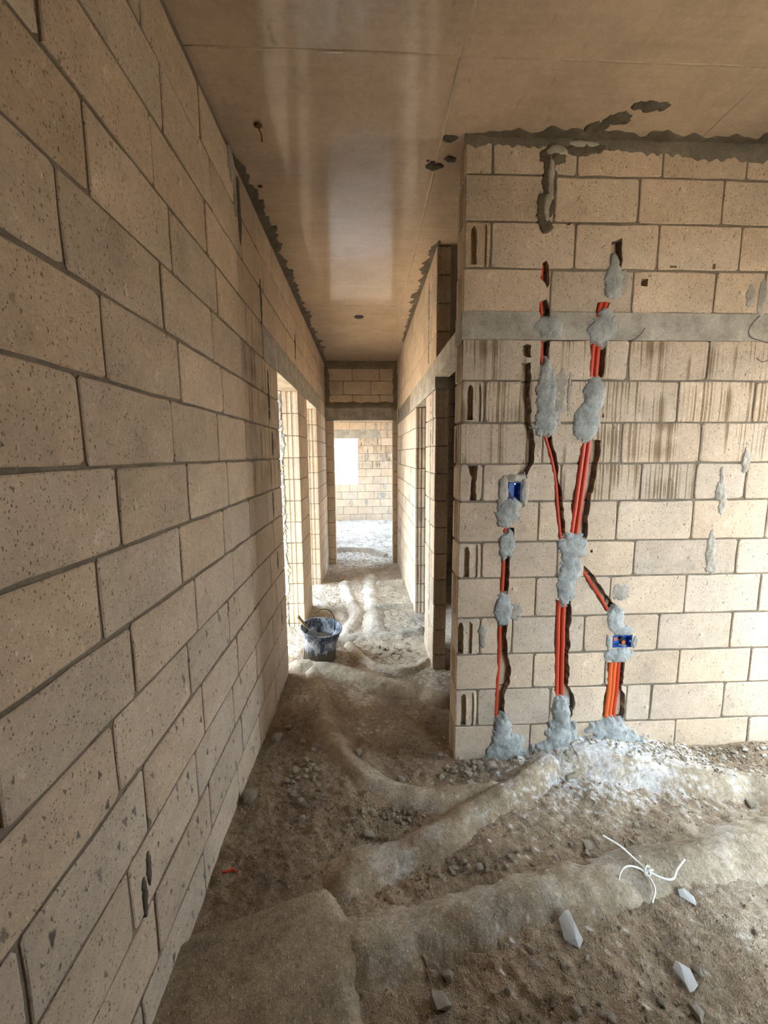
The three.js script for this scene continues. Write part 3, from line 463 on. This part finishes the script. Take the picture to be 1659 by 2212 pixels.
// blue back boxes
function backBox(label, x0, x1, y0, y1, screws) {
  const g = group('electrical_box', label, 'electrical box', null, 'blue back boxes set in the pipe wall'), d = 0.045, t = 0.0025, cx = (x0 + x1) / 2, cy = (y0 + y1) / 2, w = x1 - x0, h = y1 - y0; g.position.set(cx, cy, ZF + 0.004);
  const B = (a, b, c, e, f, k) => boxGeo(a, b, c, e, f, k);
  mesh('box_shell', mergeGeometries([B(-w / 2, w / 2, -h / 2, h / 2, -d, -d + t), B(-w / 2, -w / 2 + t, -h / 2, h / 2, -d, 0), B(w / 2 - t, w / 2, -h / 2, h / 2, -d, 0), B(-w / 2, w / 2, h / 2 - t, h / 2, -d, 0), B(-w / 2, w / 2, -h / 2, -h / 2 + t, -d, 0)]), M.blue, g);
  for (const [sx, sy] of screws) { const l = mesh('screw_lug', B(sx - 0.006, sx + 0.006, sy - 0.006, sy + 0.006, -0.012, -0.003), M.blue, g); const s = new THREE.CylinderGeometry(0.003, 0.003, 0.003, 10); s.rotateX(Math.PI / 2); s.translate(sx, sy, -0.002); mesh('screw', s, M.screw, l); }
  return g;
}
const b1 = backBox('blue upright electrical box by the wall corner', 0.731, 0.795, 1.459, 1.555, [[0, 0.040], [0, -0.040]]);
{ const k = new THREE.SphereGeometry(0.016, 12, 8); k.scale(1, 1.4, 0.7); k.translate(-0.02, -0.025, -0.038); mesh('mortar_lump', k, M.damp, b1); }
const b2 = backBox('blue flat electrical box low on the wall above orange conduits', 1.340, 1.443, 0.648, 0.715, [[0.045, 0], [-0.045, 0.02]]);
for (const [x, y, m] of [[-0.025, 0.005, M.conduitOrange], [0.012, 0.006, M.dark], [0.02, -0.015, M.conduitOrange]]) { const c = new THREE.CylinderGeometry(0.011, 0.011, 0.024, 14); c.rotateX(Math.PI / 2); c.translate(x, y, -0.034); mesh('conduit_stub', c, m, b2); }
// thin wires on the wall
const wallWire = (label, pts, r = 0.0016) => tag(mesh('tie_wire', tube(pts.map(([x, y, z]) => [x, y, ZF + z]), r, 6, 0.01), M.wire, scene), label, 'wire');
wallWire('thin bent wire curling out of the tie beam near the right edge', [[1.965, 2.372, 0.004], [1.93, 2.34, 0.012], [1.91, 2.30, 0.010], [1.925, 2.27, 0.008], [1.96, 2.252, 0.02], [2.00, 2.235, 0.03], [2.05, 2.215, 0.025], [2.04, 2.17, 0.012], [2.00, 2.15, 0.010], [1.97, 2.17, 0.006]]);
wallWire('loose strands of tie wire sticking out under the tie beam above streaked blocks', [[1.31, 2.250, 0.002], [1.335, 2.258, 0.012], [1.352, 2.275, 0.018], [1.372, 2.305, 0.022]], 0.0018);

// ------------------------------------------------------------------ mortar haunches over the floor conduits
const onGround = (geo) => { const p = geo.attributes.position; for (let i = 0; i < p.count; i++) { const x = p.getX(i), z = -p.getY(i), h = p.getZ(i); p.setXYZ(i, x, baseLow(x, z) + h, z); } geo.computeVertexNormals(); return geo; };
function haunch(label, line, w, H, col, s, o = {}) {
  const L = new THREE.CatmullRomCurve3(line.map(([x, z]) => new THREE.Vector3(x, 0, z))).getPoints(40).map((p) => [p.x, -p.z]), xs = L.map((p) => p[0]), ys = L.map((p) => p[1]), m = w * 1.9;
  const g = relief([Math.min(...xs) - m, Math.max(...xs) + m, Math.min(...ys) - m, Math.max(...ys) + m], o.res ?? 0.012, (x, y) => {
    const [d, t] = dist2line(L, x, y), ww = w * (1 + 0.5 * fbm(x * 6 + s, y * 6, 3)) * (o.taper ? mix(1, o.taper, t) : 1), q = d / ww;
    return (q < 1 ? H * Math.min(1, (1 - q) / (o.shoulder ?? 0.7)) ** 0.85 * (0.82 + 0.18 * (1 - q)) + 0.018 * fbm(x * 9, y * 9 + s, 4) + 0.003 * N(x * 60, y * 60) : -(q - 1) * ww * 0.55) + (o.lift ?? 0);
  }, -0.022);
  const n = g.attributes.position.count, c = new Float32Array(n * 3), p = g.attributes.position;
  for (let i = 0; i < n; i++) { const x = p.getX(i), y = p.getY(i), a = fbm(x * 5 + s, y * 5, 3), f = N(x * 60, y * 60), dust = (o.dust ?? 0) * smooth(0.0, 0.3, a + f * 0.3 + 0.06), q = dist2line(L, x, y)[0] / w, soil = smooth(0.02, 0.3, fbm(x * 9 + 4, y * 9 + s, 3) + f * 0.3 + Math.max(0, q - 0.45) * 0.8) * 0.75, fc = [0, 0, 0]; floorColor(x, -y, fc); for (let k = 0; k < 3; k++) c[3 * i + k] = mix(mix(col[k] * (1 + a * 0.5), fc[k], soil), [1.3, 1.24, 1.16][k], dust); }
  g.setAttribute('color', new THREE.BufferAttribute(c, 3)); onGround(g);
  return tag(mesh('mortar_haunch', g, M.ridge, scene), label, 'mortar ridge', 'mortar ridges over the floor pipes');
}
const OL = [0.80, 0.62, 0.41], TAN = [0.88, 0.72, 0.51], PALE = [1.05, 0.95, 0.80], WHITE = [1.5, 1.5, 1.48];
haunch('long curved mortar ridge sweeping from the bucket to the wall corner', [[-0.43, -3.12], [-0.37, -2.85], [-0.31, -2.57], [-0.22, -2.31], [-0.13, -2.12], [-0.03, -1.99], [0.10, -1.90], [0.26, -1.85], [0.44, -1.85], [0.62, -1.88]], 0.075, 0.034, OL, 1, { dust: 0.25 });
haunch('straight diagonal mortar ridge pointing at the cement mound', [[-0.09, -1.43], [0.00, -1.49], [0.16, -1.56], [0.34, -1.65], [0.54, -1.77], [0.71, -1.87], [0.95, -1.99]], 0.085, 0.050, OL, 2, { dust: 0.55 });
haunch('broad mortar ridge crossing the foreground up to the right edge', [[-0.02, -1.20], [0.12, -1.25], [0.27, -1.28], [0.49, -1.33], [0.72, -1.37], [0.92, -1.40], [1.18, -1.45], [1.45, -1.49], [1.75, -1.55], [2.25, -1.65]], 0.105, 0.052, TAN, 3, { dust: 0.35, pow: 3.2 });
haunch('wide sloping mortar ridge from the bucket to the dark doorway', [[-0.55, -3.22], [-0.35, -3.16], [-0.05, -3.0], [0.22, -2.85], [0.52, -2.68]], 0.10, 0.045, TAN, 4, { pow: 3 });
haunch('curved mortar ridge bending round the rubble towards the right pier', [[-0.16, -3.56], [-0.03, -3.27], [0.13, -3.11], [0.28, -3.08], [0.41, -3.13], [0.49, -3.24]], 0.055, 0.035, TAN, 5, { dust: 0.3 });
haunch('cross ridge of mortar beside the bucket in the corridor', [[-0.40, -3.46], [-0.23, -3.66], [0.03, -3.74], [0.29, -3.73], [0.5, -3.84]], 0.085, 0.04, PALE, 6);
haunch('left one of the two lengthwise ridges in the corridor', [[-0.30, -5.58], [-0.23, -4.99], [-0.15, -4.57], [-0.10, -4.29], [-0.16, -3.98], [-0.21, -3.73]], 0.080, 0.032, PALE, 7, { dust: 0.2 });
haunch('right one of the two lengthwise ridges in the corridor', [[0.07, -6.04], [0.06, -5.25], [0.07, -4.56], [0.08, -3.85]], 0.11, 0.034, PALE, 8, { dust: 0.2 });
haunch('short cross ridge in front of the right corridor doorway', [[0.14, -4.45], [0.5, -4.46]], 0.05, 0.055, PALE, 9);
haunch('short cross ridge further down near the corridor end', [[0.16, -5.44], [0.5, -5.47]], 0.05, 0.055, PALE, 10);
haunch('pale ridge coming out of the second left doorway', [[-0.75, -4.95], [-0.46, -4.55], [-0.25, -4.23]], 0.055, 0.03, PALE, 11, { dust: 0.2 });
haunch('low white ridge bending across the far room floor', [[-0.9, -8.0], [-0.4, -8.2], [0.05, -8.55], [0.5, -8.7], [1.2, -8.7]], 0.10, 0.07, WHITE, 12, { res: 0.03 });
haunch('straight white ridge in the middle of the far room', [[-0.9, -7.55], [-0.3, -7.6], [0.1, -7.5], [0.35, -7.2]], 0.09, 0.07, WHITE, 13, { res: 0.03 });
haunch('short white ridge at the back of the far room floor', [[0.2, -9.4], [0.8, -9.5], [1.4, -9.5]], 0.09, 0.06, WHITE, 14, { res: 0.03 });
haunch('dusty bank of mortar along the foot of the pipe wall', [[1.05, -1.99], [1.24, -1.95], [1.57, -1.89], [1.78, -1.84], [2.3, -1.76]], 0.085, 0.014, TAN, 15, { dust: 0.9 });
// flat troweled slab at the lower left
{
  const poly = [[-0.66, 0.5], [-0.66, 1.205], [-0.55, 1.245], [-0.40, 1.30], [-0.17, 1.385], [-0.13, 1.35], [-0.09, 1.285], [0.05, 1.285], [0.10, 1.25], [-0.02, 1.15], [-0.06, 1.10], [-0.04, 1.03], [0.02, 0.95], [0.06, 0.5]];
  const inside = (x, y) => { let c = false; for (let i = 0, j = poly.length - 1; i < poly.length; j = i++) { const [xi, yi] = poly[i], [xj, yj] = poly[j]; if ((yi > y) !== (yj > y) && x < (xj - xi) * (y - yi) / (yj - yi) + xi) c = !c; } return c; };
  const ring = [...poly, poly[0]], g = relief([-0.66, 0.2, 0.5, 1.46], 0.011, (x, y) => { const d = dist2line(ring, x, y)[0] + 0.008 * fbm(x * 16, y * 16, 2); return inside(x, y) ? 0.038 * Math.min(1, Math.max(0, d) / 0.035) ** 0.6 + 0.004 * fbm(x * 6, y * 6, 3) : -d * 0.5; }, -0.02);
  const n = g.attributes.position.count, c = new Float32Array(n * 3), p = g.attributes.position; for (let i = 0; i < n; i++) { const a = fbm(p.getX(i) * 4, p.getY(i) * 4, 4); for (let k = 0; k < 3; k++) c[3 * i + k] = OL[k] * 0.92 * (1 + a * 0.45); }
  g.setAttribute('color', new THREE.BufferAttribute(c, 3)); onGround(g); tag(mesh('mortar_slab', g, M.ridge, scene), 'smooth flat mortar slab in the lower left corner against the wall', 'mortar slab');
}

// ------------------------------------------------------------------ stones and rubble
setSeed(900);
function stoneGeo(flat = 0.7, n = 14) { const pts = []; for (let i = 0; i < n; i++) { const a = R(0, 6.28), z = R(-1, 1), r = Math.sqrt(1 - z * z) * R(0.8, 1.1); pts.push(new THREE.Vector3(Math.cos(a) * r, z * flat * R(0.8, 1.1), Math.sin(a) * r * 0.82)); } const g = new ConvexGeometry(pts); planarUV(g, R(0, 3), R(0, 3)); return g; }
const stoneShapes = Array.from({ length: 9 }, (_, i) => stoneGeo(i % 3 === 0 ? 0.4 : 0.68)), chips = Array.from({ length: 4 }, () => stoneGeo(0.22, 12));
function stone(label, x, z, r, mat = M.stone, shapes = stoneShapes, name = 'stone', category = 'stone', grp) {
  const m = mesh(name, shapes[Math.floor(rnd() * shapes.length)], mat, scene), s = r; m.scale.set(s * R(0.9, 1.15), s * R(0.85, 1.1), s * R(0.85, 1.1)); m.rotation.set(R(-0.25, 0.25), R(0, 6.28), R(-0.25, 0.25));
  m.position.set(x, floorH(x, z) + r * 0.42, z); return tag(m, label, category, grp);
}
const named = [
  ['long pale stone leaning against the foot of the left wall', -0.575, -1.81, 0.05], ['largest rounded stone above the diagonal ridge', 0.0, -1.64, 0.03], ['small round stone next to the largest rounded stone', 0.07, -1.62, 0.018], ['pale flat stone left of the curved ridge', -0.38, -2.0, 0.032], ['lone stone lying on the inner side of the curved ridge', -0.05, -2.16, 0.026], ['pointed pale stone just above the curved ridge', 0.17, -1.975, 0.024],
  ['biggest grey stone at the foot of the wall corner', 0.67, -2.02, 0.042], ['broken brownish stone on the end of the curved ridge', 0.53, -1.90, 0.036], ['flat stone along the left wall beyond the curved ridge', -0.50, -2.43, 0.042], ['pale slab of stone near the left wall in the shade', -0.54, -2.30, 0.048],
  ['pale triangular stone between the two foreground ridges', 0.34, -1.485, 0.024], ['dark stone sunk beside the broad foreground ridge', 0.95, -1.56, 0.030], ['tan stone at the right edge above the broad ridge', 1.86, -1.73, 0.032], ['whitish folded chunk below the cement mound', 1.06, -1.93, 0.045], ['pale upright chunk at the bottom near the slab crack', 0.21, -1.06, 0.038], ['smaller chunk above the pale upright chunk', 0.245, -1.13, 0.024], ['half buried round stone near the bottom right', 0.98, -1.00, 0.032], ['narrow white splinter at the foot of the pipe wall', 1.70, -1.97, 0.022],
];
for (const [l, x, z, r] of named) stone(l, x, z, r, /white|pale/.test(l) ? M.stone : rnd() < 0.5 ? M.stone : M.stoneDull);
const scatter = (n, label, grp, pick, r0, r1, mats) => { for (let i = 0; i < n; i++) { const [x, z] = pick(i); stone(label, x, z, mix(r0, r1, rnd() ** 1.8), mats[Math.floor(rnd() * mats.length)], stoneShapes, 'stone', 'stone', grp); } };
const gauss = () => (rnd() + rnd() + rnd() - 1.5) / 1.5;
scatter(34, 'small rubble stone heaped at the foot of the wall corner', 'rubble at the wall corner', () => [0.50 + 0.17 * gauss(), -2.02 + 0.06 * gauss()], 0.010, 0.026, [M.stone, M.stoneDull]);
scatter(62, 'small whitish rubble stone strewn along the foot of the pipe wall', 'rubble along the pipe wall', (i) => [1.0 + 1.3 * rnd(), -2.05 + 0.075 * rnd() + 0.02 * gauss()], 0.008, 0.022, [M.chalk, M.stone, M.stone, M.chalk]);
scatter(52, 'small stone scattered on the dirt between the left wall and the curved ridge', 'stones by the left wall', () => [-0.33 + 0.25 * gauss(), -1.95 + 0.42 * gauss()], 0.009, 0.024, [M.stone, M.stone, M.stoneDull]);
scatter(36, 'small stone on the dirt above the diagonal ridge', 'stones above the diagonal ridge', () => [0.12 + 0.22 * gauss(), -1.74 + 0.09 * gauss()], 0.008, 0.020, [M.stone, M.stone, M.stoneDull]);
scatter(36, 'small stone in the furrow between the two foreground ridges', 'stones in the furrow', () => { const x = R(0.18, 1.3); return [x, -1.43 - 0.13 * (x - 0.2) - 0.04 * rnd() * (1 + x)]; }, 0.008, 0.021, [M.stone, M.stone, M.stoneDull]);
scatter(30, 'small stone strewn over the foreground dirt below the broad ridge', 'stones in the foreground', () => [R(0.1, 1.6), R(-1.22, -0.96)], 0.007, 0.020, [M.stone, M.stone, M.stoneDull]);
scatter(34, 'small pale stone in the corridor rubble beside the right pier', 'corridor rubble', () => [clamp(0.24 + 0.3 * gauss(), -0.1, 0.46), -3.42 + 0.28 * gauss()], 0.010, 0.030, [M.stone, M.stone, M.stoneDull]);
for (const [l, x, z, r] of [['large white chip lying below the broad ridge', 0.71, -1.235, 0.055], ['white chip in the lower right foreground', 1.02, -1.09, 0.042], ['small white chip beyond the tangled cable', 1.37, -1.415, 0.032], ['white crumpled chip right of the tangled cable', 1.215, -1.33, 0.036]]) stone(l, x, z, r, M.chalk, chips, 'concrete_chip', 'chip').rotation.x = 0.35;
{ // gravel nobody could count
  const n = 9000, im = new THREE.InstancedMesh(stoneGeo(0.7, 9), M.stone, n), mt = new THREE.Matrix4(), q = new THREE.Quaternion(), e = new THREE.Euler(), col = new THREE.Color(); im.name = 'gravel';
  for (let i = 0; i < n; i++) {
    let x, z, big = 1; const u = rnd();
    if (u < 0.18) { x = R(0.45, 2.3); z = -2.08 + 0.22 * rnd() ** 1.5; big = 1.3; } else if (u < 0.32) { x = R(-0.6, 0.3); z = R(-2.3, -1.4); big = 1.25; } else if (u < 0.58) { x = R(-0.6, 2.2); z = R(-2.05, -0.95); } else if (u < 0.72) { x = R(-0.6, 0.45); z = R(-3.3, -2.0); } else if (u < 0.90) { x = R(-0.58, 0.48); z = R(-6.6, -3.2); big = 1.5; } else { x = R(-0.8, 1.1); z = R(-9.5, -6.7); big = 2.2; }
    const r = mix(0.0022, 0.0085, rnd() ** 2) * big; e.set(R(0, 6), R(0, 6), R(0, 6)); q.setFromEuler(e);
    mt.compose(new THREE.Vector3(x, floorH(x, z) + r * 0.3, z), q, new THREE.Vector3(r, r, r)); im.setMatrixAt(i, mt); const t = R(0.6, 1.15) * (x > 0.9 && x < 1.75 && z > -2.1 && z < -1.8 ? 1.5 : 1); col.setRGB(t, t * 0.95, t * 0.88); im.setColorAt(i, col);
  }
  scene.add(im); tag(im, 'fine gravel and grit strewn over the dirt floor', 'gravel', null, 'stuff');
}

// ------------------------------------------------------------------ bucket, trowel, cable, small ceiling things
{
  const b = group('bucket', 'dark cement-stained bucket standing by the first left doorway', 'bucket'), H = 0.25, r0 = 0.118, r1 = 0.165;
  const prof = [[0, 0], [r0 - 0.01, 0], [r0, 0.008], [mix(r0, r1, 0.5), H * 0.5], [r1, H - 0.012], [r1 + 0.008, H - 0.008], [r1 + 0.008, H], [r1 - 0.004, H], [mix(r0, r1, 0.5) - 0.006, H * 0.5], [r0 - 0.006, 0.01], [0, 0.01]].map(([x, y]) => new THREE.Vector2(x, y));
  const body = new THREE.LatheGeometry(prof, 40); { const p = body.attributes.position, uv = body.attributes.uv; for (let i = 0; i < p.count; i++) uv.setXY(i, uv.getX(i) * 1.2, p.getY(i) * 1.4); } mesh('body', body, M.bucket, b);
  const fill = relief([-0.14, 0.14, -0.14, 0.14], 0.012, (x, y) => { const d = Math.hypot(x, y); return d < 0.134 ? 0.02 * fbm(x * 14, y * 14, 3) - 0.15 * (x * 0.5 + y * 0.2) : -0.3; }, -0.1); fill.rotateX(-Math.PI / 2); mesh('leftover_mortar', fill, M.damp, b).position.y = 0.14;
  const arc = []; for (let i = 0; i <= 16; i++) { const t = Math.PI * i / 16; arc.push([Math.cos(t) * 0.125 - 0.015, H - 0.02 + Math.sin(t) * 0.205, 0.02 + Math.sin(t) * 0.03]); } const hd = mesh('handle', tube(arc, 0.0034, 6, 0.02), M.wire, b); hd.rotation.y = 0.25;
  for (const s of [-1, 1]) { const l = new THREE.CylinderGeometry(0.008, 0.008, 0.03, 10); l.translate(s * 0.125 - 0.015, H - 0.02, 0.02); mesh('handle_lug', l, M.wire, hd); }
  b.position.set(-0.405, baseLow(-0.4, -3.36) + 0.035, -3.34); b.rotation.set(0.10, 0.2, -0.10);
  const t = group('trowel', 'wooden tool handle sticking out of the left side of the bucket', 'trowel'); const hg = new THREE.LatheGeometry([[0, 0], [0.011, 0.004], [0.014, 0.05], [0.012, 0.10], [0.015, 0.125], [0.010, 0.135], [0, 0.137]].map(([x, y]) => new THREE.Vector2(x, y)), 14); mesh('grip', hg, M.wood, t);
  const tang = new THREE.CylinderGeometry(0.005, 0.005, 0.05, 8); tang.translate(0, -0.022, 0); mesh('tang', tang, M.screw, t); const bl = new THREE.BoxGeometry(0.07, 0.11, 0.002); bl.translate(0, -0.10, 0); mesh('blade', bl, M.screw, t);
  t.position.set(-0.50, 0.295, -3.30); t.rotation.set(0.1, 0.4, 0.55);
}
{
  const c = group('cable', 'tangled piece of white cable lying on the broad foreground ridge', 'cable'), y = (x, z) => baseLow(x, z) + 0.03;
  mesh('long_strand', tube([[0.985, y(0.985, -1.51) + 0.07, -1.515], [1.04, 0.085, -1.475], [1.08, 0.06, -1.44], [1.11, 0.05, -1.40], [1.15, 0.045, -1.375], [1.185, 0.045, -1.37], [1.22, 0.055, -1.395], [1.27, 0.075, -1.42]], 0.004, 8, 0.01), M.cable, c);
  mesh('hooked_strand', tube([[0.965, 0.025, -1.345], [0.975, 0.055, -1.38], [1.01, 0.075, -1.40], [1.06, 0.07, -1.40], [1.09, 0.055, -1.385], [1.095, 0.04, -1.345], [1.055, 0.03, -1.30]], 0.0035, 8, 0.01), M.cable, c);
  mesh('knot', new THREE.TorusKnotGeometry(0.013, 0.0035, 48, 6).translate(1.10, 0.058, -1.395), M.cable, c);
}
{
  const h = group('rebar_hook', 'rusty bent hook hanging from the ceiling near the left wall', 'hook'); h.position.set(-0.45, HC, -2.07);
  mesh('hook_wire', tube([[0, 0.01, 0], [0, -0.02, 0], [0.008, -0.035, 0.004], [0.012, -0.07, 0.006]], 0.003, 6, 0.008), M.rust, h); mesh('rust_clump', new THREE.IcosahedronGeometry(0.014, 1).scale(1.4, 0.6, 1).translate(-0.004, -0.004, 0), M.rust, h);
  const s = group('ceiling_outlet', 'small black round outlet in the corridor ceiling', 'outlet'); s.position.set(-0.05, HC, -4.64);
  mesh('rim', new THREE.TorusGeometry(0.042, 0.008, 8, 28).rotateX(Math.PI / 2), M.dark, s); mesh('cover', new THREE.CylinderGeometry(0.042, 0.042, 0.006, 28), M.dark, s);  // black disc paints the shade inside the ceiling hole
  const k = new THREE.SphereGeometry(0.010, 10, 8); k.scale(1.3, 0.5, 1); tag(mesh('nail_head', k, M.rust, scene), 'small rust spot of a nail in the ceiling above the left wall', 'nail').position.set(-0.55, HC - 0.001, -2.5);
}
{
  const w = group('wood_offcut', 'small reddish wood offcut lying at the far end of the corridor', 'wood offcut'); const g = new THREE.BoxGeometry(0.13, 0.022, 0.04); mesh('plank', g, M.wood, w).rotation.set(0.1, 0.2, 0.12); mesh('splinter', new THREE.BoxGeometry(0.10, 0.012, 0.018).translate(0.02, 0.02, 0.03), M.wood, w).rotation.set(0, 0.7, 0.2);
  w.position.set(-0.37, floorH(-0.37, -5.7) + 0.02, -5.7);
  const sc = tube([[-0.03, 0, 0], [-0.01, 0.006, 0.008], [0.012, 0.004, -0.004], [0.03, 0.001, 0.006]], 0.005, 7, 0.006); tag(mesh('plastic_scrap', sc, M.conduit, scene), 'small red plastic scrap beside the left wall above the slab', 'scrap').position.set(-0.555, floorH(-0.555, -1.46) + 0.005, -1.46);
}
scene.traverse((o) => { if (o.isMesh) { o.castShadow = true; o.receiveShadow = true; } });
renderer.render(scene, camera);
